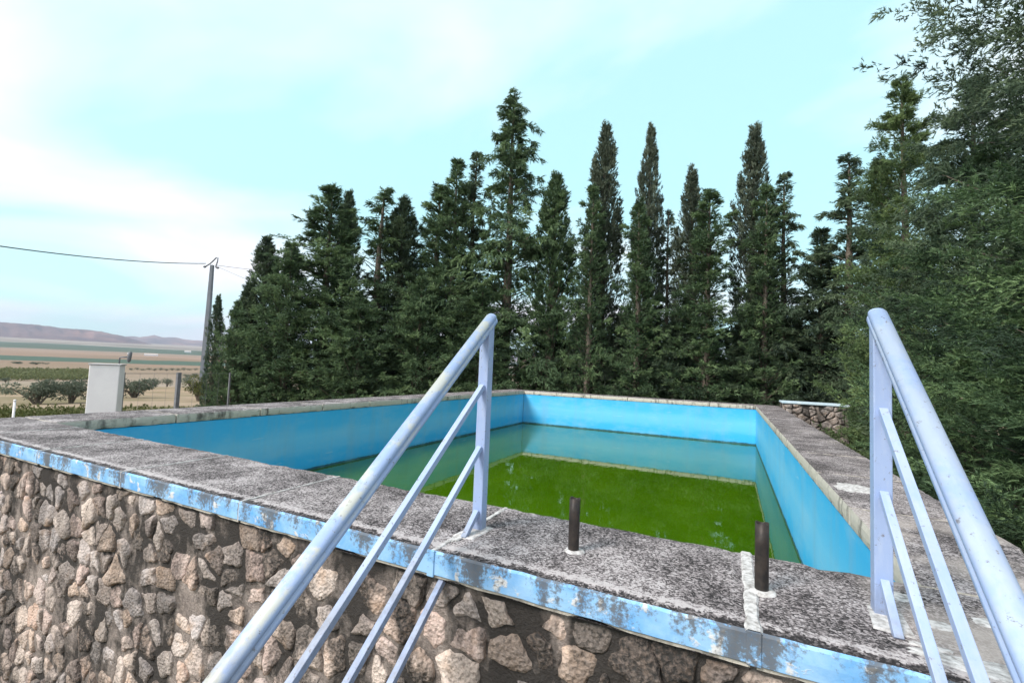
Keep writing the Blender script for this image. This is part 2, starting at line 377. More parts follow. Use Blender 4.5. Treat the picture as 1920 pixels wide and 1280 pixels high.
def build_hills(name, crest, r_c, depth_, seed, a0, a1):
    pts = sorted(azel(*c) for c in crest)
    ca, ce = np.array([p[0] for p in pts]), np.array([p[1] for p in pts])
    na, nd = 420, 34
    A = np.linspace(a0, a1, na); D = np.linspace(-1, 1, nd)
    v = np.zeros((na, nd, 3))
    for i, a in enumerate(A):
        e = np.interp(a, ca, ce)
        if a > ca[-1]: e = ce[-1]+.008*math.sin((a-ca[-1])*5)
        zc = CAM[2]+e*r_c
        for j, d in enumerate(D):
            r = r_c+d*depth_; x, y = CAM[0]-math.sin(a)*r, CAM[1]+math.cos(a)*r
            g = float(ground_z(x, y))-8
            n = mnoise.fractal(Vector((x*.0011, y*.0011, seed)), 1., 2., 6)
            sh = max(0., 1-abs(d))**.8
            gul = abs(mnoise.noise(Vector((a*95, d*1.3, seed+3))))*.55*(1-abs(d))*min(1, abs(d)*4)
            z = g+(zc-g)*max(0., sh*(1+.22*n*(abs(d) > .03))-gul)
            v[i, j] = (x, y, z)
    i, j = np.meshgrid(np.arange(na-1), np.arange(nd-1), indexing='ij')
    f = np.stack([i*nd+j, (i+1)*nd+j, (i+1)*nd+j+1, i*nd+j+1], -1).reshape(-1, 4)
    o = link(name, mesh_np(name, v.reshape(-1, 3), f, MHILL, True)); tag(o, kind='structure')
build_hills('near_hills', [(-250, 588), (0, 604), (60, 608), (130, 612), (190, 617), (232, 627), (262, 638), (300, 650), (400, 668)], 7600, 1300, 1.7, .95, 2.1)
build_hills('far_hills', [(-100, 634), (200, 633), (246, 630), (262, 632), (288, 628), (306, 633), (330, 633), (352, 637), (380, 637), (420, 641), (700, 650), (1100, 668), (1500, 690)], 11500, 1800, 5.2, -.6, 1.45)

# ------------------------------------------------------------------ swimming pool
A_IN, YB, XL, XR, XLO, XRO, YBO, T = .6855, 12.625, -6.271, .6595, -7.027, 1.2584, 13.28, .115
pool = empty('swimming_pool', (0, 0, 0))
tag(pool, 'raised rectangular pool, blue painted inside, with weathered concrete coping and stone front', 'pool')
def slab(x0, x1, y0, y1, seed, name='coping_slab'):
    """concrete slab with softened, slightly chipped edges"""
    z0, z1 = -T, 0.
    bm = bmesh.new()
    nx, ny = max(2, int((x1-x0)/.05)), max(2, int((y1-y0)/.05))
    gx, gy, gz = np.linspace(x0, x1, nx+1), np.linspace(y0, y1, ny+1), np.linspace(z0, z1, 4)
    def sheet(us, vs_, fn, flip=False):
        g = [[bm.verts.new(fn(u_, v_)) for v_ in vs_] for u_ in us]
        for i in range(len(us)-1):
            for j in range(len(vs_)-1):
                q = (g[i][j], g[i+1][j], g[i+1][j+1], g[i][j+1])
                bm.faces.new(q[::-1] if flip else q)
    sheet(gx, gy, lambda a, b: (a, b, z1)); sheet([x0, x1], [y0, y1], lambda a, b: (a, b, z0), True)
    sheet(gx, gz, lambda a, b: (a, y0, b)); sheet(gx, gz, lambda a, b: (a, y1, b), True)
    sheet(gy, gz, lambda a, b: (x0, a, b), True); sheet(gy, gz, lambda a, b: (x1, a, b))
    bmesh.ops.remove_doubles(bm, verts=bm.verts, dist=1e-5)
    for v in bm.verts:
        c = v.co; lim = ((x0, x1), (y0, y1), (z0, z1)); on = [(k, s) for k in range(3) for s in (0, 1) if abs(c[k]-lim[k][s]) < 1e-5]
        n = mnoise.noise(Vector((c.x*9, c.y*9, seed*3.1))); n2 = mnoise.noise(Vector((c.x*23+7, c.y*23, c.z*40+seed)))
        if len(on) >= 2:
            amt = .0045+max(0, n2)*.008+max(0, n-.25)*.02
            for k, s in on: c[k] += amt*(1 if s == 0 else -1)
        if (2, 1) in on: c.z += n*.0022
    me = bpy.data.meshes.new(name); bm.to_mesh(me); bm.free(); me.materials.append(MC)
    return link(name, me, pool)
G = .004
fx = [XLO, -5.78, -4.62, -3.46, -2.30, -1.08, .075, XRO]
for i in range(len(fx)-1):
    s = slab(fx[i]+G, fx[i+1]-G, .006, A_IN, i)
    m = MB(); n = 26; x0, x1 = fx[i]+G, fx[i+1]-G
    xs = np.linspace(x0, x1, n+1)
    prof = [(.010, -.1), (.0012, -.094), (0., -.05), (.001, -.010), (.010, -.002)]
    vv = [(x, yy+.0022*mnoise.noise(Vector((x*6, zz*30, i))), zz+.0025*mnoise.noise(Vector((x*11, zz*9, 5)))) for x in xs for yy, zz in prof]
    k = len(prof)
    m.add(vv, [(a*k+b, (a+1)*k+b, (a+1)*k+b+1, a*k+b+1) for a in range(n) for b in range(k-1)])
    m.add([vv[0], vv[k-1], vv[2]], [(0, 1, 2)])
    e = m.build('painted_edge', MF, s)
joint_w = {-1.08: .011, .075: .022}
for x in fx[1:-1]:
    wj = joint_w.get(x, .006)
    m = MB(); ys = np.linspace(.004, A_IN-.004, 22)
    vv = []
    for y in ys:
        ww = wj*(1+.35*mnoise.noise(Vector((y*14, x, 0)))); xo = .004*mnoise.noise(Vector((y*5, x, 4)))
        top = .0022 if x == .075 else -.001
        vv += [(x+xo-ww, y, -.004), (x+xo-ww*.7, y, top), (x+xo+ww*.7, y, top), (x+xo+ww, y, -.004)]
    m.add(vv, [(a*4+b, (a+1)*4+b, (a+1)*4+b+1, a*4+b+1) for a in range(21) for b in range(3)])
    m.box(x-G, x+G, .002, A_IN-.01, -.1, -.004)
    m.build('joint', MJ, pool)
m = MB(); m.box(.075-.02, .075+.02, -.003, .004, -.098, .0005)      # painted seam over the edge at the wide joint
m.build('edge_seam', MF, pool, bevel=.002)
m = MB(); m.box(-1.098, -1.066, -.006, .004, -.103, .0015); m.build('edge_seam', MF, pool, bevel=.003)
ly = np.linspace(A_IN, YBO, 12)
for i in range(11):
    slab(XLO, XL, ly[i]+G, ly[i+1]-G, 20+i); slab(XR, XRO, ly[i]+G, ly[i+1]-G, 40+i)
bx = np.linspace(XL, XR, 7)
for i in range(6): slab(bx[i]+G, bx[i+1]-G, YB, YBO, 60+i)
def wallsheet(name, P, Q, z0, z1, nrm, mat, th=.16):
    m = MB(); P, Q = Vector((*P, 0)), Vector((*Q, 0)); n = Vector((*nrm, 0))
    pts = [P, Q, Q-n*th, P-n*th]
    m.add([(p.x, p.y, z0) for p in pts]+[(p.x, p.y, z1) for p in pts], [(0, 1, 5, 4), (1, 2, 6, 5), (2, 3, 7, 6), (3, 0, 4, 7), (4, 5, 6, 7), (0, 3, 2, 1)])
    return m.build(name, mat, pool)
o_ = .014; FL = -1.65
wallsheet('basin_wall', (XL-o_, A_IN-o_), (XR+o_, A_IN-o_), FL, -T-.001, (0, 1), MBS)
wallsheet('basin_wall', (XL-o_, YB+o_), (XR+o_, YB+o_), FL, -T-.001, (0, -1), MBS)
wallsheet('basin_wall', (XL-o_, A_IN), (XL-o_, YB), FL, -T-.001, (1, 0), MBS)
wallsheet('basin_wall', (XR+o_, A_IN), (XR+o_, YB), FL, -T-.001, (-1, 0), MBS)
m = MB(); m.box(XL-.1, XR+.1, A_IN-.1, YB+.1, FL-.15, FL); m.build('basin_floor', MBS, pool)
for (x0, x1, y0, y1) in ((XLO+.05, XL-.2, .3, YBO-.05), (XR+.2, XRO-.05, .3, YBO-.05), (XL-.19, XR+.19, YB+.2, YBO-.05)):
    m = MB(); m.box(x0, x1, y0, y1, -2.3, -T-.002); m.build('outer_wall', MM, pool)
# water
gx, gy = 60, 100
X, Y = np.meshgrid(np.linspace(XL-.013, XR+.013, gx), np.linspace(A_IN-.013, YB+.013, gy), indexing='ij')
v = np.stack([X, Y, np.full_like(X, WATER_Z)], -1).reshape(-1, 3)
i, j = np.meshgrid(np.arange(gx-1), np.arange(gy-1), indexing='ij')
f = np.stack([i*gy+j, (i+1)*gy+j, (i+1)*gy+j+1, i*gy+j+1], -1).reshape(-1, 4)
tag(link('water', mesh_np('water', v, f, MW, True)), kind='structure')

# ------------------------------------------------------------------ stone front wall of the pool
FY = .045
def front_wall():
    nx, nz = 300, 70
    xs, zs = np.linspace(XLO+.04, XRO-.04, nx), np.linspace(-2.15, -.09, nz)
    v = [(x, FY+.012*mnoise.noise(Vector((x*7, z*7, 0)))+.006*mnoise.noise(Vector((x*25, z*25, 3))), z) for x in xs for z in zs]
    i, j = np.meshgrid(np.arange(nx-1), np.arange(nz-1), indexing='ij')
    f = np.stack([i*nz+j, (i+1)*nz+j, (i+1)*nz+j+1, i*nz+j+1], -1).reshape(-1, 4)
    o = link('stone_wall', mesh_np('stone_wall', np.array(v), f, MM, True), pool)
    m = MB(); m.box(XLO+.04, XRO-.04, FY+.03, .3, -2.2, -.12); m.build('wall_core', MM, o)
    return o
def clip(poly, n, c):
    res = []
    for k in range(len(poly)):
        a, b = poly[k], poly[(k+1) % len(poly)]
        da, db = a@n-c, b@n-c
        if da <= 0: res.append(a)
        if da*db < 0: res.append(a+(b-a)*(da/(da-db)))
    return res
def stone_cells(x0, x1, z0, z1, sx, sz, jit, seed):
    rg = np.random.default_rng(seed); pts = []
    nzr = int((z1-z0)/sz)+3
    for a in range(nzr):
        off = rg.uniform(0, 1)*sx
        x = x0-sx*1.5+off
        while x < x1+sx*1.5:
            pts.append((x+rg.uniform(-jit, jit)*sx, z0-sz+a*sz+rg.uniform(-jit, jit)*sz)); x += sx*rg.choice([.7, .95, 1.2, 1.45])
    pts = np.array(pts); cells = []
    for k, p in enumerate(pts):
        if not (x0-.01 < p[0] < x1+.01 and z0-.01 < p[1] < z1+.01): continue
        poly = [p+np.array(q)*.3 for q in ((-1, -1), (1, -1), (1, 1), (-1, 1))]
        d = np.hypot(*(pts-p).T)
        for q in np.argsort(d)[1:14]:
            n = pts[q]-p; c = (pts[q]+p)/2@n
            poly = clip(poly, n, c)
            if len(poly) < 3: break
        if len(poly) < 3: continue
        poly = [np.array((np.clip(a, x0, x1), np.clip(b, z0, z1))) for a, b in poly]
        cells.append((p, np.array(poly)))
    return cells
def stone_mesh(poly, seed, gap, h, npts=20, rnd=.12):
    """one rounded, chipped field stone in the x-z plane, bulging to -y; returns verts about its centre and faces"""
    rg = np.random.default_rng(seed)
    c = poly.mean(0)
    seg = np.roll(poly, -1, 0)-poly; L = np.hypot(*seg.T); tot = L.sum()
    cum = np.concatenate([[0], np.cumsum(L)])
    ring = []
    for s in np.linspace(0, tot, npts, endpoint=False):
        k = min(np.searchsorted(cum, s, 'right')-1, len(poly)-1)
        ring.append(poly[k]+seg[k]*((s-cum[k])/max(L[k], 1e-9)))
    ring = np.array(ring)
    sm = ring*(1-rnd)+(np.roll(ring, 1, 0)+np.roll(ring, -1, 0))*rnd/2
    d = sm-c; rad = np.hypot(*d.T)
    jag = np.array([mnoise.noise(Vector((math.cos(t)*1.5, math.sin(t)*1.5, seed*1.37)))+.55*mnoise.noise(Vector((math.cos(t)*3.7, math.sin(t)*3.7, seed*2.1))) for t in np.linspace(0, 2*np.pi, npts, endpoint=False)])
    rad2 = np.maximum(rad*.4, rad-gap)*(1+.24*jag)
    d = d/rad[:, None]*rad2[:, None]
    tilt = rg.uniform(-.16, .16, 2)
    vs_, fs = [], []
    prof = [(1.03, -.012), (1., .35*h), (.93, .82*h), (.72, 1.*h), (.36, 1.04*h)]
    for s, yy in prof:
        for k in range(npts):
            q = d[k]*s; nn = mnoise.noise(Vector((q[0]*19+seed, q[1]*19, yy*30))); n3 = mnoise.noise(Vector((q[0]*52, q[1]*52+seed, 7)))
            hh = yy+(q@tilt if yy > 0 else 0)+(nn*.42+n3*.25)*h*(yy > 0)
            sc_ = 1+.07*nn+.05*n3
            vs_.append((q[0]*sc_, -hh, q[1]*sc_))
    vs_.append((0, -1.04*h, 0))
    for a in range(len(prof)-1):
        for k in range(npts): fs.append((a*npts+k, a*npts+(k+1) % npts, (a+1)*npts+(k+1) % npts, (a+1)*npts+k))
    a = (len(prof)-1)*npts
    for k in range(npts): fs.append((a+k, a+(k+1) % npts, len(vs_)-1))
    return c, vs_, fs
def visible_front(x, z):
    P = np.array((x, FY, z))-CAM; dz = P@fw
    px, py = 960+F_PX*(P@rt)/dz, 640-F_PX*(P@up)/dz
    return -60 < px < 1960 and py < 1350
def lay_stones(wall, cells, y, gapr, hr, limit, vis, seed0, npts=20):
    rest_v, rest_f, rest_t, cnt = [], [], [], 0
    for k, (p, poly) in enumerate(cells):
        rg = np.random.default_rng(seed0+k)
        if rg.random() < .06: continue
        size = np.hypot(*(poly-poly.mean(0)).T).mean()
        c, v, f = stone_mesh(poly, seed0+k, rg.uniform(*gapr), rg.uniform(*hr)*size/.08, npts)
        if vis(*c) and cnt < limit:
            me = bpy.data.meshes.new('stone'); me.from_pydata(v, [], f); me.update()
            me.materials.append(MS); me.polygons.foreach_set('use_smooth', np.ones(len(f), dtype=bool))
            o = link('stone', me, wall); o.location = (c[0], y, c[1]); cnt += 1
        else:
            b = len(rest_v); rest_v += [(a[0]+c[0], a[1]+y, a[2]+c[1]) for a in v]; rest_f += [tuple(i+b for i in q) for q in f]; rest_t += [rg.random()]*len(v)
    if rest_v:
        me = bpy.data.meshes.new('wall_stones'); me.from_pydata(rest_v, [], rest_f); me.update()
        at = me.attributes.new('tint', 'FLOAT', 'POINT'); at.data.foreach_set('value', np.array(rest_t, dtype=np.float32))
        me.materials.append(MS); me.polygons.foreach_set('use_smooth', np.ones(len(rest_f), dtype=bool))
        tag(link('wall_stones', me, wall), kind='stuff')
    return cnt
fwall = front_wall()
cells = stone_cells(XLO+.06, XRO-.06, -2.1, -.125, .135, .150, .42, 11)
print('stones', lay_stones(fwall, cells, FY+.004, (.005, .027), (.008, .018), 300, visible_front, 100))

# ------------------------------------------------------------------ pipe stubs on the coping
def pipe_stub(x, y, h, lean, label):
    root = empty('pipe_stub', (x, y, 0)); tag(root, label, 'pipe', 'cut steel pipes on the coping')
    m = MB(); n = 20; ro, ri = .0225, .0185
    v, f = [], []
    for rr_, z in ((ro, -.03), (ro, h*.3), (ro, h*.7), (ro, h), (ri, h), (ri, h*.45)):
        for k in range(n):
            q = 2*math.pi*k/n; jz = .003*math.sin(3*q) if z >= h else 0
            v.append((rr_*math.cos(q)+lean*z, rr_*math.sin(q), z+jz))
    for a in range(5):
        for k in range(n): f.append((a*n+k, a*n+(k+1) % n, (a+1)*n+(k+1) % n, (a+1)*n+k))
    f.append(tuple(5*n+k for k in range(n)))
    m.add(v, f); m.build('pipe', MPIPE, root, True)
    m = MB(); v, f = [(0, 0, .007)], []
    for a, (s, z) in enumerate(((.6, .007), (.9, .005), (1., -.003))):
        for k in range(24):
            q = 2*math.pi*k/24; rr_ = .044*s*(1+.28*mnoise.noise(Vector((math.cos(q)*1.3, math.sin(q)*1.3, x*9))))
            v.append((rr_*math.cos(q)+.006, rr_*math.sin(q)-.004, z))
    f += [(0, 1+k, 1+(k+1) % 24) for k in range(24)]
    for a in range(2):
        for k in range(24): f.append((1+a*24+k, 1+a*24+(k+1) % 24, 1+(a+1)*24+(k+1) % 24, 1+(a+1)*24+k))
    m.add(v, f); m.build('mortar_collar', MJ, root, True)
pipe_stub(-.579, .300, .215, 0., 'short black steel pipe stub on the front coping between the railings')
pipe_stub(.112, .31, .235, .0, 'black cut pipe stub beside the wide white joint near the right railing')

# ------------------------------------------------------------------ hand railings
def blob(name, x, y, rx, ry, seed, mat, parent, h=.004):
    m = MB(); n = 40; v, f = [(x, y, h)], []
    for s, z in ((.5, h), (.85, h*.8), (1., -.002)):
        for k in range(n):
            q = 2*math.pi*k/n; g = 1+.42*mnoise.noise(Vector((math.cos(q)*1.5, math.sin(q)*1.5, seed)))+.15*mnoise.noise(Vector((math.cos(q)*6, math.sin(q)*6, seed)))
            v.append((x+rx*s*g*math.cos(q), y+ry*s*g*math.sin(q), z))
    f += [(0, 1+k, 1+(k+1) % n) for k in range(n)]
    for a in range(2):
        for k in range(n): f.append((1+a*n+k, 1+a*n+(k+1) % n, 1+(a+1)*n+(k+1) % n, 1+(a+1)*n+k))
    m.add(v, f); return m.build(name, mat, parent, True)
SL = .79
def wear(o, val):
    at = o.data.attributes.new('wear', 'FLOAT', 'POINT'); at.data.foreach_set('value', np.full(len(o.data.vertices), val, dtype=np.float32))
def railing(x, y0, bars, stub, label, wr):
    root = empty('hand_railing', (x, y0, 0)); tag(root, label, 'railing', 'pale blue stair railings')
    def L(p): return (p[0]-x, p[1]-y0, p[2])
    yl = -2.05
    m = MB(); m.box(-.025, .025, -.025, .025, -.002, .952); o = m.build('post', MR, root, bevel=.003); wear(o, 0)
    zl = .99+(yl-y0-.03)*SL
    m = MB(); m.box(-.026, .026, yl-y0-.026, yl-y0+.026, float(ground_z(x, yl))-.02, zl-.04); o = m.build('post', MR, root, bevel=.003); wear(o, 0)
    prof = []
    for k in range(13):
        q = math.pi*k/12; prof.append((.0315*math.cos(q), .010+.022*math.sin(q)))
    prof += [(-.0305, .004), (-.0245, -.001), (-.0245, -.005), (-.031, -.009), (-.0315, -.021), (-.027, -.027), (.027, -.027), (.0315, -.021), (.031, -.009), (.0245, -.005), (.0245, -.001), (.0305, .004)]
    prof = [(a_*.88, b_*.9) for a_, b_ in prof]
    A, B = (0, .035, .982), (0, yl-y0-.06, .982+(yl-y0-.095)*SL)
    m = MB(); m.sweep(prof, A, B, (1, 0, 0)); o = m.build('handrail', MR, root); wear(o, wr)
    for p in o.data.polygons: p.use_smooth = len(p.vertices) == 4
    # rounded nose where the handrail meets the post
    m = MB()
    t = Vector((0, 1, SL)).normalized(); nn = Vector((0, -SL, 1)).normalized(); c0 = Vector(A)
    v = []; f = []; K = len(prof)
    for a in range(5):
        s = math.cos(a*math.pi/8); d = math.sin(a*math.pi/8)*.024
        for (uu, vv) in prof: v.append(c0+t*d+Vector((1, 0, 0))*uu*s+nn*((vv-.002)*s+.002))
    for a in range(4):
        for k in range(K): f.append((a*K+k, a*K+(k+1) % K, (a+1)*K+(k+1) % K, (a+1)*K+k))
    f.append(tuple(range(4*K, 5*K)))
    m.add(v, f); o = m.build('rail_end', MR, root, True); wear(o, wr)
    sq = [(-.0122, -.0122), (.0122, -.0122), (.0122, .0122), (-.0122, .0122)]
    for z in bars:
        m = MB(); m.sweep(sq, (0, -.024, z), (0, yl-y0+.026, z+(yl-y0+.052)*SL), (1, 0, 0)); o = m.build('bar', MR, root, bevel=.002); wear(o, .25)
    z = stub
    m = MB(); m.sweep(sq, (0, -.026, z), (0, -.026-z/SL, -.004), (1, 0, 0)); o = m.build('bar_stub', MR, root, bevel=.002); wear(o, .25)
    ys = .03-y0; zs = z+(ys+.026)*SL
    m = MB(); m.sweep(sq, (0, ys, zs), (0, yl-y0+.026, z+(yl-y0+.052)*SL), (1, 0, 0)); o = m.build('bar', MR, root, bevel=.002); wear(o, .25)
    m = MB(); vv = [(-.05, -.125, .004), (.045, -.135, .004), (.055, .03, .004), (-.03, .04, .004)]
    m.add(vv+[(a*1.1, b*1.1, -.002) for a, b, c in vv], [(0, 1, 2, 3), (0, 4, 5, 1), (1, 5, 6, 2), (2, 6, 7, 3), (3, 7, 4, 0)]); m.build('mortar_footing', MJ, root)
    return root
RL = railing(-1.043, .318, (.66, .375), .085, 'pale blue metal stair railing left of the pipe stubs, worn along its handrail', 1.)
RR = railing(.461, .345, (.66, .39), .11, 'pale blue metal stair railing at the near right corner of the pool', .35)
# pale cement smears on the coping round the right railing
for k, (x, y, rx, ry) in enumerate(((.82, 2.43, .12, .16), (.66, .12, .22, .05), (.80, .44, .10, .035), (.56, .52, .05, .05), (.60, .34, .06, .03), (.53, .17, .05, .02), (.95, .2, .12, .05))):
    blob('cement_smear', x, y, rx, ry, k*2.3+.7, MJ, pool, .003)
blob('cement_smear', -1.06, .17, .012, .06, 9.1, MJ, pool, .003)

# ------------------------------------------------------------------ stone pier behind the right coping
def stone_pier():
    y0 = 12.55
    pl, pr_ = hit(1474, 757, 1, y0), hit(1592, 757, 1, y0)
    x0, x1, zt, zb = XRO+.03, float(pr_[0]), .16, -1.75
    root = empty('stone_pier', ((x0+x1)/2, y0, zb)); tag(root, 'rubble stone pier with pale blue top beyond the far right coping', 'pier')
    ox, oy, oz = root.location
    m = MB(); m.box(x0-ox, x1-ox, .02, .7, 0, zt-.05-oz); core = m.build('core', MM, root)
    m = MB(); m.box(x0-ox-.02, x1-ox+.02, -.04, .74, zt-.05-oz, zt-oz); m.build('cap', MPALEBLUE, root, bevel=.012)
    cl = stone_cells(x0, x1, -1.1, zt-.06, .19, .17, .28, 5)
    for k, (p, poly) in enumerate(cl):
        c, v, f = stone_mesh(poly, 900+k, .012, .05, 12)
        me = bpy.data.meshes.new('stone'); me.from_pydata(v, [], f); me.update(); me.materials.append(MS2)
        me.polygons.foreach_set('use_smooth', np.ones(len(f), dtype=bool))
        o = link('stone', me, core); o.location = (c[0]-ox, .022, c[1]-oz)
stone_pier()

# ------------------------------------------------------------------ trees
def spray_template(n, wid, spread, seed, l0=.36, l1=.58, b1=.62):
    """a tuft of scale-leaf shoots along +x: slim triangles leaving a short axis in all directions"""
    rg = np.random.default_rng(seed); T_ = []
    for k in range(n):
        fine = l1 < .5; bx_ = 0. if k == 0 and not fine else rg.uniform(.0, b1); L = 1. if k == 0 and not fine else rg.uniform(l0, l1)
        ang = 0. if k == 0 else math.radians(rg.uniform(.4, 1.)*spread); q = rg.uniform(0, 2*math.pi)
        d = np.array((math.cos(ang), math.sin(ang)*math.cos(q), math.sin(ang)*math.sin(q)*.75))
        sd_ = np.cross(d, rg.normal(0, 1, 3)); sd_ /= np.linalg.norm(sd_); b = np.array((bx_, 0, 0))
        T_.append([b+sd_*wid, b-sd_*wid, b+d*L])
    return np.array(T_)                      # (ntri, 3, 3)
TPL = [spray_template(8, .062, 48, s) for s in range(6)]
TPL_LEAF = [spray_template(6, .12, 75, s+20) for s in range(4)]
def unit(a): return a/np.maximum(np.linalg.norm(a, axis=-1, keepdims=True), 1e-9)
def sprays_to_mesh(name, P, D, S, tintv, mat, rg, tpl, flat=.5, droop=0.):
    """P positions, D directions, S lengths"""
    n = len(P); D = unit(D)
    upv = np.tile((0., 0., 1.), (n, 1)); nrm = unit(upv*flat+rg.normal(0, 1, (n, 3))*.6)
    side = unit(np.cross(nrm, D)); nn = np.cross(D, side)
    which = rg.integers(0, len(tpl), n); Vs, Ts = [], []
    for k, tp in enumerate(tpl):
        q = np.where(which == k)[0]
        loc = tp[None]*S[q, None, None, None]
        w_ = P[q, None, None, :]+loc[..., 0:1]*D[q, None, None, :]+loc[..., 1:2]*side[q, None, None, :]+loc[..., 2:3]*nn[q, None, None, :]
        w_[..., 2] -= droop*loc[..., 0]**2/np.maximum(S[q, None, None], 1e-6)
        Vs.append(w_.reshape(-1, 3)); Ts.append(np.repeat(tintv[q], tp.shape[0]*3))
    V = np.concatenate(Vs); Tn = np.concatenate(Ts)
    me = mesh_np(name, V, np.arange(len(V)).reshape(-1, 3), mat)
    at = me.attributes.new('tint', 'FLOAT', 'POINT'); at.data.foreach_set('value', Tn.astype(np.float32))
    return me
def conifer_kind(H, R, style, seed, dens=1., leaf=.2, exp=.8, tpl=None, tlow=.03, shape='cone', twigs=8, spr=10, ragged=None, open_=0., tier=.7, smin=.30):
    """meshes (trunk with limbs, crown) of one growth form; trees of that form share them at their own size and turn"""
    if ragged is None: ragged = .10 if style == 'column' else .3
    rg = np.random.default_rng(seed); tpl = tpl or TPL; lean = (0, 0)
    # trunk
    m = MB(); k = 9
    zs = np.linspace(0, H*.97, k); wob = rg.normal(0, .03, (k, 2)).cumsum(0)*.6
    r_b = .05+.012*H
    def trunk(z):
        return np.stack([np.interp(z, zs, wob[:, 0])+lean[0]*np.asarray(z)/H, np.interp(z, zs, wob[:, 1])+lean[1]*np.asarray(z)/H], -1)
    tx = trunk(zs)
    m.tube([(tx[i, 0], tx[i, 1], zs[i]-(.15 if i == 0 else 0)) for i in range(k)], [r_b*(1-.93*z/(H*.97))+.006 for z in zs], 7)
    # limbs
    area = H*R*(.62 if shape == 'cone' else .85)
    NB = int(np.clip(area*24*dens, 60, 520))
    t = np.empty(0)
    def prof(t):
        q = np.clip(1-t, 0, 1)
        if shape == 'cone': return (q**exp)*np.clip(.72+t*2.2, .7, 1)*np.clip(q/.10, 0, 1)**.5+.025
        return np.clip(q/.30, 0, 1)**exp*(.82+.18*np.clip((1-t)*1.2, 0, 1))*np.clip(.75+t*2., .7, 1)+.03
    while len(t) < NB:
        c = rg.uniform(tlow, .995, NB*2); t = np.concatenate([t, c[rg.random(len(c)) < .22+.78*prof(c)]])
    t = t[:NB]
    ph = rg.uniform(0, 2*np.pi, NB)
    if style == 'droop':
        nt_ = max(10, int(H*2.1)); t = np.clip((np.round(t*nt_)+.5*rg.normal(0, tier, NB))/nt_, .02, .98)
    Lr = R*prof(t)*(1-ragged*.5+rg.random(NB)**2*ragged*1.6-.12*ragged)
    Lr = np.clip(Lr, .10, R*1.35)
    if style == 'column': el = np.radians(rg.uniform(62, 78, NB))
    elif style == 'droop': el = np.radians(rg.uniform(5, 38, NB))
    elif style == 'upright': el = np.radians(rg.uniform(38, 68, NB))
    else: el = np.radians(rg.uniform(18, 50, NB))
    tip_z = t*H
    rise = np.minimum(Lr*np.tan(el), tip_z*.9); rise = np.minimum(rise, 2.2)
    out_ = np.stack([np.cos(ph), np.sin(ph)], -1)
    b0 = np.concatenate([trunk(tip_z-rise), (tip_z-rise)[:, None]], 1)
    tipp = np.concatenate([trunk(tip_z)+out_*Lr[:, None], tip_z[:, None]], 1)
    sag = {'column': .0, 'droop': .30, 'shaggy': .10, 'upright': .02}[style]
    mid = (b0+tipp)/2; mid[:, 2] += Lr*(sag+.05) if style != 'column' else 0
    if style == 'column': mid[:, :2] += out_*(Lr*.25)[:, None]; mid[:, 2] -= rise*.12
    for i in range(0, NB, 1 if NB < 160 else 2):
        a, b, c = b0[i], mid[i], tipp[i]; rb = (.010+.012*Lr[i])*(.6 if leaf < .15 else 1.)
        m.tube([a, (a+2*b+c)/4, a*.06+b*.38+c*.56], [rb, rb*.65, rb*.3], 3, cap=False)
    tr = m.build('trunk', MBARK, None, True); tmesh = tr.data; bpy.data.objects.remove(tr)
    # twigs and sprays
    NTW = int(twigs); B = np.repeat(np.arange(NB), NTW)
    s = rg.uniform(smin, 1., len(B))**.75
    s[::NTW] = 1.
    a, b, c = b0[B], mid[B], tipp[B]
    Pp = (1-s)[:, None]**2*a+2*(s*(1-s))[:, None]*b+(s**2)[:, None]*c
    Dd = unit(2*(1-s)[:, None]*(b-a)+2*s[:, None]*(c-b))
    hs = unit(np.stack([-Dd[:, 1], Dd[:, 0], np.zeros(len(B))], -1))
    sg = rg.choice([-1., 1.], len(B)); sg[::NTW] = 0
    tw = unit(Dd+hs*(sg*rg.uniform(.5, 1.3, len(B)))[:, None]+rg.normal(0, .28, (len(B), 3)))
    if style == 'droop': tw[:, 2] -= .35
    if style == 'column': tw[:, 2] += .7
    if style == 'upright': tw[:, 2] += .35
    tw = unit(tw)
    TL = np.clip(Lr[B]*rg.uniform(.22, .48, len(B)), .10, .55)*(1.2-.4*s)*(.6 if style == 'column' else 1)
    brt = rg.normal(.42, .24, NB)[B]+rg.normal(0, .10, len(B))
    K = np.repeat(np.arange(len(B)), spr)
    q = rg.uniform(0.05, 1., len(K))
    P = Pp[K]+tw[K]*(TL[K]*q)[:, None]+rg.normal(0, .02+.05*leaf, (len(K), 3))
    P[:, 2] -= sag*.5*TL[K]*q**2
    D = tw[K]+unit(np.cross(tw[K], rg.normal(0, 1, (len(K), 3))))*rg.uniform(.3, 1.4, len(K))[:, None]
    if style == 'column': D[:, 2] += 1.
    if style == 'droop': D[:, 2] -= .25
    S = leaf*rg.uniform(.6, 1.2, len(K))*np.clip(.5+prof(P[:, 2]/H)*1.6, .5, 1.)
    tt = np.clip(brt[K]+.22*q+rg.normal(0, .10, len(K)), 0, 1)
    keep = P[:, 2] > .02
    if open_: keep &= rg.random(len(K)) > open_*np.clip(1.3-q-s[K]*.6, 0, 1)
    P, D, S, tt = P[keep], D[keep], S[keep], tt[keep]
    nc = int(NB*13*max(0., 1-1.3*open_)*(.5+.6*R))                      # sprays on the short inner shoots round the stem
    if style == 'column': nc = int(nc*2.2)
    tc_ = rg.uniform(.02, .97, nc); pc = rg.uniform(0, 2*np.pi, nc); rc = R*prof(tc_)*rg.uniform(.05, .92 if style == 'column' else .62, nc)
    Pc = np.concatenate([trunk(tc_*H)+np.stack([np.cos(pc), np.sin(pc)], -1)*rc[:, None], (tc_*H)[:, None]], 1)
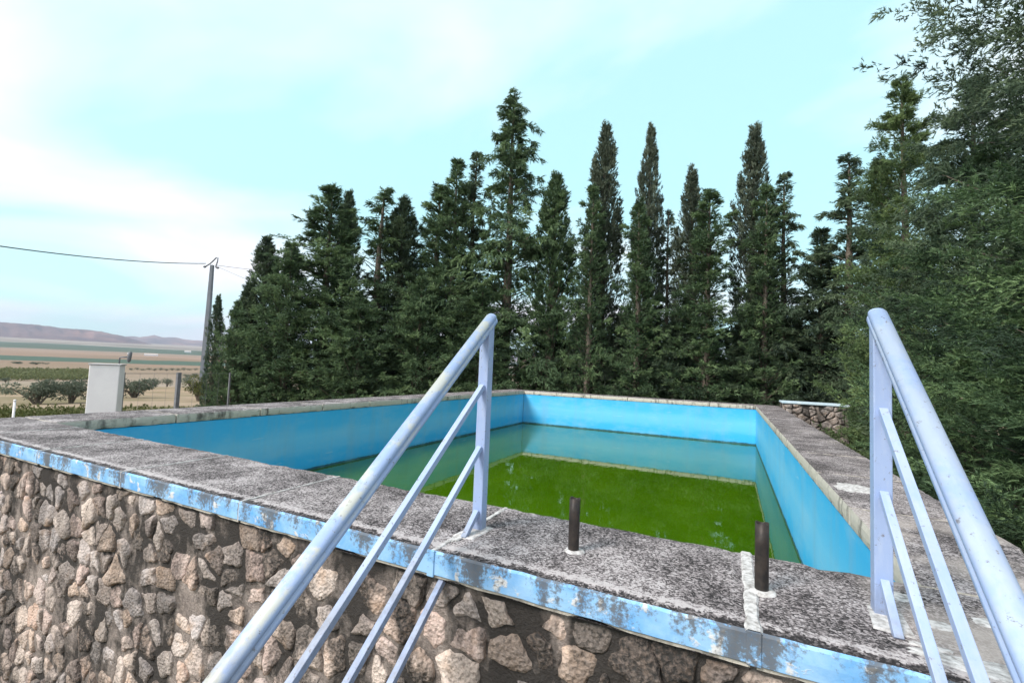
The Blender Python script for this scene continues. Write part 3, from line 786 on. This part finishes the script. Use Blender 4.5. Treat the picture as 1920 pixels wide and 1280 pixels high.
    Dc = np.stack([np.cos(pc), np.sin(pc), rg.uniform(.0, 1.2, nc)+(1.8 if style == 'column' else 0)], -1)
    P, D, S, tt = np.concatenate([P, Pc]), np.concatenate([D, Dc]), np.concatenate([S, leaf*rg.uniform(.8, 1.5, nc)]), np.concatenate([tt, np.clip(rg.normal(.42, .18, nc), 0, 1)])
    me = sprays_to_mesh('crown', P, D, S, tt, MLEAF_G, rg, tpl, flat=.9 if style != 'column' else .1, droop=.25 if style == 'droop' else .08)
    return tmesh, me, H, R
KIND = {
 'shaggy': conifer_kind(10, 1.5, 'shaggy', 1, .80, .20, .66, ragged=.6, open_=.15),
 'shaggy_slim': conifer_kind(10, 1.05, 'shaggy', 2, 1., .18, .50, ragged=.4),
 'bushy': conifer_kind(6.5, 1.7, 'shaggy', 3, 1.1, .18, .55, ragged=.5),
 'tiered': conifer_kind(12, 1.7, 'droop', 4, .75, .20, .74, ragged=.9, open_=.4),
 'twin': conifer_kind(10, 1.05, 'droop', 5, .95, .18, .78, ragged=.7, open_=.3),
 'open': conifer_kind(9, 1.0, 'droop', 6, 1.1, .17, .72, ragged=.9, open_=.5, tier=1.4),
 'spire': conifer_kind(10, .9, 'column', 7, 1.2, .16, .60, twigs=8, spr=9),
 'column': conifer_kind(10, .62, 'column', 8, 1.6, .14, .75, shape='col', twigs=8, spr=9),
 'near_nodding': conifer_kind(8.8, 1.3, 'shaggy', 9, 1.45, .105, .55, TPL, twigs=14, spr=14, ragged=.45),
 'near_dense': conifer_kind(6.8, 1.4, 'shaggy', 10, 1.35, .092, .6, TPL, shape='col', twigs=15, spr=15, ragged=.5),
 'near_tall': conifer_kind(10.5, 2.3, 'shaggy', 11, .62, .105, .32, TPL, tlow=.34, twigs=15, spr=16, ragged=.4),
}
def conifer(kind, base, H, R, mat, label, group, turn):
    root = empty('cypress_tree', base); tag(root, label, 'tree', group)
    tm, cm, Hk, Rk = KIND[kind]
    root.scale = (R/Rk, R/Rk, H/Hk); root.rotation_euler.z = turn
    link('trunk', tm, root)
    c = link('crown', cm, root); c.material_slots[0].link = 'OBJECT'; c.material_slots[0].material = mat
    return root
def row_y(px): return 15.7 if px >= 900 else 10.0+(px-390)/510.*5.7
G, D_, B_, N_, L_ = MLEAF_G, MLEAF_D, MLEAF_B, MLEAF_N, MLEAF_L
TREES = [  # px, top_y, half width px, y offset, growth form, foliage, label
 (408, 556, 12, .4, 'column', D_, 'small narrow cypress at the left end of the row, before the utility pole'),
 (448, 566, 32, -.3, 'bushy', G, 'rounded bushy cypress at the left end of the row, overhanging the fence'),
 (468, 530, 28, .3, 'spire', D_, 'short columnar cypress just left of the pointed one'),
 (503, 443, 44, .4, 'spire', D_, 'sharply pointed cypress rising alone near the left end of the row'),
 (548, 455, 66, -.4, 'bushy', G, 'bushy cypress with a broad low top right of the pointed cypress'),
 (622, 344, 92, 0., 'shaggy', G, 'big shaggy cypress with jutting upper branches left of centre'),
 (657, 356, 38, .8, 'spire', D_, 'columnar cypress showing behind the big shaggy one'),
 (712, 348, 68, 0., 'open', G, 'thin open cypress whose top lets the sky through'),
 (760, 368, 56, .3, 'spire', D_, 'rounded cypress spire right of the thin open cypress'),
 (790, 520, 70, -1., 'bushy', G, 'low bushy cypress filling the gap below the rounded spire'),
 (822, 345, 62, .2, 'shaggy_slim', G, 'pointed green cypress left of the twin tops'),
 (860, 290, 62, -.2, 'shaggy', G, 'shaggy cypress, left one of the twin tops beside the tallest tree'),
 (893, 282, 54, .5, 'twin', D_, 'shaggy cypress, right one of the twin tops beside the tallest tree'),
 (966, 172, 92, 0., 'tiered', G, 'tallest cypress with tiered spreading branches'),
 (1042, 322, 54, .2, 'spire', G, 'blunt columnar cypress just right of the tallest tree'),
 (1136, 228, 46, .3, 'spire', B_, 'tall pointed brownish cypress right of the first sky gap'),
 (1112, 345, 40, -.7, 'shaggy_slim', G, 'green cypress pressed against the front of the tall pointed one'),
 (1219, 232, 24, .3, 'column', B_, 'very thin tall brown cypress with a blunt tip'),
 (1203, 375, 44, -.6, 'shaggy_slim', G, 'green cypress growing in front of the very thin brown one'),
 (1253, 388, 36, .5, 'open', D_, 'sparse see-through cypress between two dense ones'),
 (1303, 318, 30, .4, 'column', B_, 'narrow brown cypress spire half hidden by a green one'),
 (1326, 355, 60, -.5, 'shaggy_slim', G, 'broad green cypress in front of the half hidden spire'),
 (1408, 236, 33, .3, 'column', B_, 'tall dense brown column cypress above the right back pool corner'),
 (1434, 345, 46, -.4, 'shaggy_slim', G, 'green cypress leaning on the tall dense column'),
 (1470, 323, 54, .2, 'twin', D_, 'open layered cypress with gaps right of the tall column'),
 (1540, 425, 74, .2, 'shaggy', D_, 'low dark cypress behind the stone pier'),
 (1592, 288, 74, -.3, 'twin', D_, 'drooping dark cypress at the corner where the two rows meet'),
 (680, 560, 74, -1.1, 'bushy', G, 'low bushy cypress in front of the thin open cypress'),
 (905, 540, 74, -1.1, 'bushy', G, 'low bushy cypress behind the top of the worn railing'),
 (1265, 600, 62, -.2, 'bushy', D_, 'low dark cypress at the foot of the see-through one'),
 (1385, 610, 66, -.2, 'bushy', D_, 'low dark cypress at the foot of the tall dense column'),
 (1040, 575, 60, .9, 'bushy', D_, 'low dark cypress at the foot of the blunt columnar one'),
 (1092, 600, 50, 1.2, 'bushy', D_, 'low dark cypress closing the first sky gap at its foot'),
 (1165, 590, 56, 1., 'bushy', D_, 'low dark cypress between the tall pointed and the very thin one'),
 (1215, 610, 50, 1.2, 'bushy', G, 'low green cypress at the foot of the very thin brown one'),
 (1330, 620, 60, .9, 'bushy', G, 'low green cypress at the foot of the broad green one'),
 (1440, 600, 58, .9, 'bushy', D_, 'low dark cypress right of the tall dense column'),
 (1560, 600, 60, .6, 'bushy', D_, 'low dark cypress behind the right end of the stone pier'),
 (1495, 600, 66, .4, 'bushy', D_, 'low dark cypress left of the one behind the pier'),
]
GRP = 'cypress trees behind the pool'
for i, (px, ty, hw, oy, kd, mt, lab) in enumerate(TREES):
    y = row_y(px)+oy; P = hit(px, ty, 1, y); bz = float(ground_z(P[0], y))
    conifer(kd, (P[0], y, bz), float(P[2])-bz+.12, hw*(1.28 if kd in ('spire', 'column') else 1.14)*depth(P)/F_PX, mt, lab, GRP, rng.uniform(0, 6.28))
GR = 'cypress trees along the right side of the pool'
RIGHT = [  # x, y, H, R, growth form, foliage, turn, label
 (3.75, 13.6, 8.9, 1.05, 'near_nodding', D_, .4, 'slim dark cypress, farthest of the row along the right side'),
 (3.4, 10.9, 9.5, 1.2, 'near_nodding', L_, 2.3, 'light green nodding cypress with a rounded top along the right side'),
 (3.6, 8.5, 8.0, 1.3, 'near_nodding', D_, 4.1, 'dark cypress right of the light green nodding one'),
 (3.8, 5.1, 10.8, 2.0, 'near_tall', D_, 1.9, 'tallest right-hand cypress rising out of the frame'),
 (3.45, 6.3, 6.3, 1.4, 'near_dense', N_, 1.35, 'dense green cypress below the tall one that leaves the frame'),
 (3.3, 3.9, 5.4, 1.45, 'near_dense', N_, 3.3, 'nearest dense cypress behind the right handrail'),
]
for (x, y, H, R, kd, mt, turn, lab) in RIGHT:
    conifer(kd, (x, y, float(ground_z(x, y))), H, R, mt, lab, GR, turn)

# ------------------------------------------------------------------ left background: pillar, fence, pole, olives, scrub, farms
def bush(name, base, W, Hh, mat, label, cat, group, seed, n=900, leaf=.18, trunk=True, flat=1.):
    rg = np.random.default_rng(seed); root = empty(name, base); tag(root, label, cat, group)
    C = rg.normal(0, 1, (11, 3))*np.array((W*.24, W*.24, Hh*.14)); C[:, 2] += Hh*.6
    if trunk:
        m = MB()
        for c in C[:6]: m.tube([(0, 0, -.1), (c[0]*.35, c[1]*.35, Hh*.3), tuple(c)], [W*.045, W*.03, W*.008], 6, cap=False)
        m.build('trunk', MBARK, root, True)
    k = rg.integers(0, len(C), n); d = unit(rg.normal(0, 1, (n, 3)))
    P = C[k]+d*np.array((W*.24, W*.24, Hh*.25))*rg.uniform(.55, 1., (n, 1)); P[:, 2] = np.maximum(P[:, 2], .03)
    tt = np.clip(rg.normal(.45, .15, len(C))[k]+rg.normal(0, .12, n), 0, 1)
    link('crown', sprays_to_mesh('crown', P, d+rg.normal(0, .5, (n, 3)), leaf*rg.uniform(.6, 1.3, n), tt, mat, rg, TPL_LEAF, .3, .1), root)
    return root
_RS = np.geomspace(8, 6000, 4000); _SL = (np.interp(np.log(_RS+3), np.log(KN[:, 0]+3), KN[:, 1])-CAM[2])/_RS
def on_ground(px, py):
    """where the sight line through a pixel of the reference meets the ground"""
    d = ray(px, py); h = np.hypot(d[0], d[1]); k = int(np.argmax(_SL >= d[2]/h))
    if k == 0: k = 2000
    return CAM+d/h*_RS[k]
# pillar
PB = at_r(201, 700, 14.)
def pillar():
    gz = float(ground_z(PB[0], PB[1])); root = empty('gate_pillar', (PB[0], PB[1], gz)); tag(root, 'whitewashed square gate pillar with a small lamp arm on top', 'pillar')
    root.rotation_euler.z = math.radians(52)
    H = float(at_r(199, 684, 14.)[2])-gz; w_ = .27
    m = MB(); m.box(-w_, w_, -.2, .2, -.1, H); m.build('body', MWHITE, root, bevel=.015)
    m = MB(); m.box(-w_-.02, w_+.02, -.22, .22, H+.001, H+.03); m.build('cap', MPALEGREY, root, bevel=.01)
    m = MB(); m.tube([(.20, 0, H+.04), (.20, 0, H+.17), (.22, 0, H+.19), (.36, 0, H+.20)], .014, 8); o = m.build('lamp_arm', MDISH, root, True)
    m = MB()
    m.tube([(.37, 0, H+.08), (.37, 0, H+.10), (.375, 0, H+.20), (.385, 0, H+.31), (.385, 0, H+.33)], [.015, .034, .042, .038, .015], 10); m.build('lamp_head', MDISH, root, True)
pillar()
def fence():
    R_ = 16.5
    a, b = at_r(232, 740, 14.6), at_r(430, 745, 20.)
    root = empty('wire_fence', (a[0], a[1], float(ground_z(a[0], a[1])))); tag(root, 'thin wire fence with grey posts running right of the white pillar', 'fence')
    ox, oy, oz = root.location
    pp = []
    for px in (232, 334, 430):
        s = (px-232)/198.; x, y = a[0]+(b[0]-a[0])*s, a[1]+(b[1]-a[1])*s
        # slide along the sight line of that column onto the fence line
        d = ray(px, 720); d2 = np.array((d[0], d[1])); e = np.array((b[0]-a[0], b[1]-a[1])); Mx = np.array([[d2[0], -e[0]], [d2[1], -e[1]]]); sol = np.linalg.solve(Mx, np.array((a[0]-CAM[0], a[1]-CAM[1])))
        x, y = CAM[0]+d2[0]*sol[0], CAM[1]+d2[1]*sol[0]
        gz = float(ground_z(x, y)); H = CAM[2]+sol[0]*ray(px, 700)[2]-gz
        pp.append((x-ox, y-oy, gz-oz, H))
    for k, (x, y, z, H) in enumerate(pp):
        rr_ = (.015, .05, .025)[k]
        m = MB(); m.box(x-rr_, x+rr_, y-rr_, y+rr_, z-.2, z+H+.03); m.build('post', MGREY, root, bevel=.006)
    for q, rr_ in ((1., .007), (.34, .006)):
        m = MB(); m.tube([(x, y, z+H*q) for x, y, z, H in pp], rr_, 6); m.build('wire', MGREY if q != .34 else MLEAF_V, root)
    for k in range(2):
        (x0, y0, z0, H0), (x1, y1, z1, H1) = pp[k], pp[k+1]
        for i in range(1, 4):
            q = i/4; x, y, z = x0+(x1-x0)*q, y0+(y1-y0)*q, z0+(z1-z0)*q
            m = MB(); m.tube([(x, y, z), (x, y, z+(H0+(H1-H0)*q))], .0025, 4, cap=False); m.build('upright_wire', MGREY, root)
fence()
P = at_r(27, 760, 15.); gz = float(ground_z(P[0], P[1]))
root = empty('fence_stake', (P[0], P[1], gz)); tag(root, 'thin white metal stake standing alone at the far left behind the coping', 'stake')
m = MB(); m.tube([(0, 0, -.1), (0, 0, float(at_r(27, 752, 15.)[2])-gz)], .022, 8); m.build('rod', MWHITE, root, True)
m = MB(); m.tube([(0, 0, float(at_r(27, 752, 15.)[2])-gz), (0, 0, float(at_r(27, 749, 15.)[2])-gz)], [.03, .02], 8); m.build('cap', MWHITE, root, True)
# utility pole and cable
RP = 44.
pt = at_r(398, 497, RP); gzp = float(ground_z(pt[0], pt[1]))
pole = empty('utility_pole', (pt[0], pt[1], gzp)); tag(pole, 'tall grey utility pole with a hooked bracket at the left end of the trees', 'pole')
Hp = float(pt[2])-gzp
m = MB(); m.tube([(0, 0, -.3), (0, 0, Hp)], [.30, .15], 4); m.build('shaft', MPOLE, pole)
e1 = np.array(rt); e1[2] = 0; e1 /= np.linalg.norm(e1)
def loc(a, z): return (e1[0]*a, e1[1]*a, Hp+z)
m = MB(); m.tube([loc(-.55, -.15), loc(-.2, .1), loc(.0, .3), loc(.28, .62), loc(.42, .6), loc(.40, .3), loc(.32, .0), loc(.3, -.2)], .05, 6); m.build('bracket', MDISH, pole, True)
for a, z in ((-.6, -.16), (.45, -.2)):
    m = MB(); m.tube([loc(a-.12, z), loc(a-.06, z), loc(a+.06, z), loc(a+.12, z)], [.03, .09, .09, .03], 8); m.build('insulator', MDISH, pole, True)
def cable(name, pa, ra, pb, rb, sag, rad, label):
    A, B = at_r(*pa, ra), at_r(*pb, rb); root = MB(); n = 24; c = Vector(A)
    pts = [tuple(A+(B-A)*q/n-np.array((0, 0, sag*4*(q/n)*(1-q/n)))) for q in range(n+1)]
    root.tube(pts, rad, 5); o = root.build(name, MWIRE); tag(o, label, 'cable', 'overhead cables at the pole')
cable('overhead_cable', (-160, 437), 32., (386, 494), RP, .35, .03, 'dark overhead cable crossing the sky left of the pole')
cable('overhead_cable', (404, 497), RP, (640, 512), 60., .3, .018, 'thin pale overhead cable running from the pole behind the cypresses')
cable('overhead_cable', (408, 500), RP, (520, 545), 70., .1, .014, 'short slack cable dropping from the pole towards the trees')
# olive trees and shrubs
OL = [(70, 758, 62, 42, 'grey green olive tree left of the white pillar, the nearest one'), (132, 756, 62, 46, 'olive tree touching the left side of the white pillar'), (252, 746, 52, 38, 'round olive bush just right of the white pillar'),
      (289, 724, 26, 15, 'small olive tree between pillar and fence post, first of its line'), (313, 725, 24, 15, 'small olive tree between pillar and fence post, next to the grey post'), (357, 724, 34, 18, 'small olive tree just right of the grey fence post'),
      (372, 752, 46, 38, 'yellowish bush under the utility pole'), (420, 748, 44, 42, 'grey olive bush at the foot of the leftmost cypresses'), (6, 740, 22, 14, 'olive tree cut by the left edge of the picture'), (10, 716, 16, 8, 'lone dark bush on the pale field at the left edge'),
      (34, 682, 18, 4, 'dark bush beyond the green vineyard, first of two'), (68, 683, 18, 4, 'dark bush beyond the green vineyard, second of two'), (352, 707, 14, 6, 'dark round bush on the pink field, left of the pole'), (366, 706, 14, 6, 'dark round bush on the pink field, beside the pole')]
for i, (px, py, wd, ht, lab) in enumerate(OL):
    P = on_ground(px, py); dp = depth(P)
    yel = 'yellowish' in lab
    bush('olive_tree', (P[0], P[1], float(ground_z(P[0], P[1]))), wd*dp/F_PX, ht*dp/F_PX*1.05, MLEAF_V if yel else MLEAF_O, lab, 'tree' if 'tree' in lab else 'bush', 'olive trees and bushes on the slope', 500+i, 1500 if wd > 40 else 500, wd*dp/F_PX*.085)
for i, px in enumerate(range(246, 384, 11)):
    P = on_ground(px, 695-(i % 2)); dp = depth(P)
    bush('orchard_tree', (P[0], P[1], float(ground_z(P[0], P[1]))), 8*dp/F_PX, 4.5*dp/F_PX, MLEAF_O, 'small round tree in the far orchard line right of the white pillar', 'tree', 'far orchard line', 560+i, 160, dp*1.2/F_PX)
def ground_cover(name, poly_px, n, hgt, leaf, mat, label, cat, seed, mask=0.):
    rg = np.random.default_rng(seed); Ps = []
    (x0, x1, y0, y1) = poly_px
    while len(Ps) < n:
        px, py = rg.uniform(x0, x1), y0+(y1-y0)*rg.random()
        if mask and mnoise.noise(Vector((px*.03, py*.08, seed))) < mask-1: continue
        P = on_ground(px, py); dp = depth(P); Ps.append((P[0]+rg.normal(0, .3), P[1]+rg.normal(0, .3), 0, dp))
    Ps = np.array(Ps); hh = hgt*rg.random(n)*(.6+.8*np.array([mnoise.noise(Vector((p[0]*.5, p[1]*.5, 0)))*.5+.5 for p in Ps]))
    P = np.stack([Ps[:, 0], Ps[:, 1], ground_z(Ps[:, 0], Ps[:, 1])+hh], -1)
    d = rg.normal(0, .6, (n, 3)); d[:, 2] += .8
    me = sprays_to_mesh(name, P, d, leaf*rg.uniform(.5, 1.3, n), np.clip(rg.normal(.45, .2, n), 0, 1), mat, rg, TPL_LEAF, .2, 0)
    tag(link(name, me), label, cat, kind='stuff')
ground_cover('scrub', (-40, 435, 772, 800), 3000, .25, .17, MLEAF_V, 'yellow green scrub growing behind the left coping', 'scrub', 31)
ground_cover('vineyard', (-60, 182, 694, 713), 7000, .9, 1.1, MLEAF_VY, 'green vineyard on the slope left of the white pillar', 'vineyard', 32)
def farmhouse(px, py, wd, ht, label):
    P = on_ground(px, py); dp = depth(P); s = dp/F_PX; W, Hh, Dp = wd*s, ht*s, wd*s*.5
    root = empty('farmhouse', (P[0], P[1], float(ground_z(P[0], P[1])))); tag(root, label, 'house', 'white farm buildings in the valley'); root.rotation_euler.z = math.radians(60)
    m = MB(); m.box(-W/2, W/2, -Dp/2, Dp/2, -2, Hh*.65); m.build('wall', MWHITE, root)
    m = MB(); m.add([(-W/2-.3, -Dp/2-.3, Hh*.65), (W/2+.3, -Dp/2-.3, Hh*.65), (W/2+.3, Dp/2+.3, Hh*.65), (-W/2-.3, Dp/2+.3, Hh*.65), (-W/2, 0, Hh), (W/2, 0, Hh)], [(0, 1, 5, 4), (2, 3, 4, 5), (0, 4, 3), (1, 2, 5), (0, 3, 2, 1)])
    m.build('roof', mat_simple('pale_roof', (.45, .36, .32), (.6, .52, .48), .3), root)
farmhouse(283, 667, 20, 4.5, 'long white farm building in the valley, the largest one'); farmhouse(352, 661, 10, 4, 'white farm building in the valley left of the pole'); farmhouse(243, 664, 7, 3, 'small white farm building just right of the lamp head')

# ------------------------------------------------------------------ haze: the air itself
m = MB(); m.box(-17000, 17000, -17000, 17000, -16, 900)
N = NT('valley_haze'); pv = N.n('ShaderNodeVolumePrincipled', {'Color': (.74, .80, 1., 1), 'Density': 7e-5, 'Anisotropy': .2}); N.t.links.new(pv.outputs[0], N.o.inputs['Volume'])
tag(m.build('haze', N.m), kind='stuff')
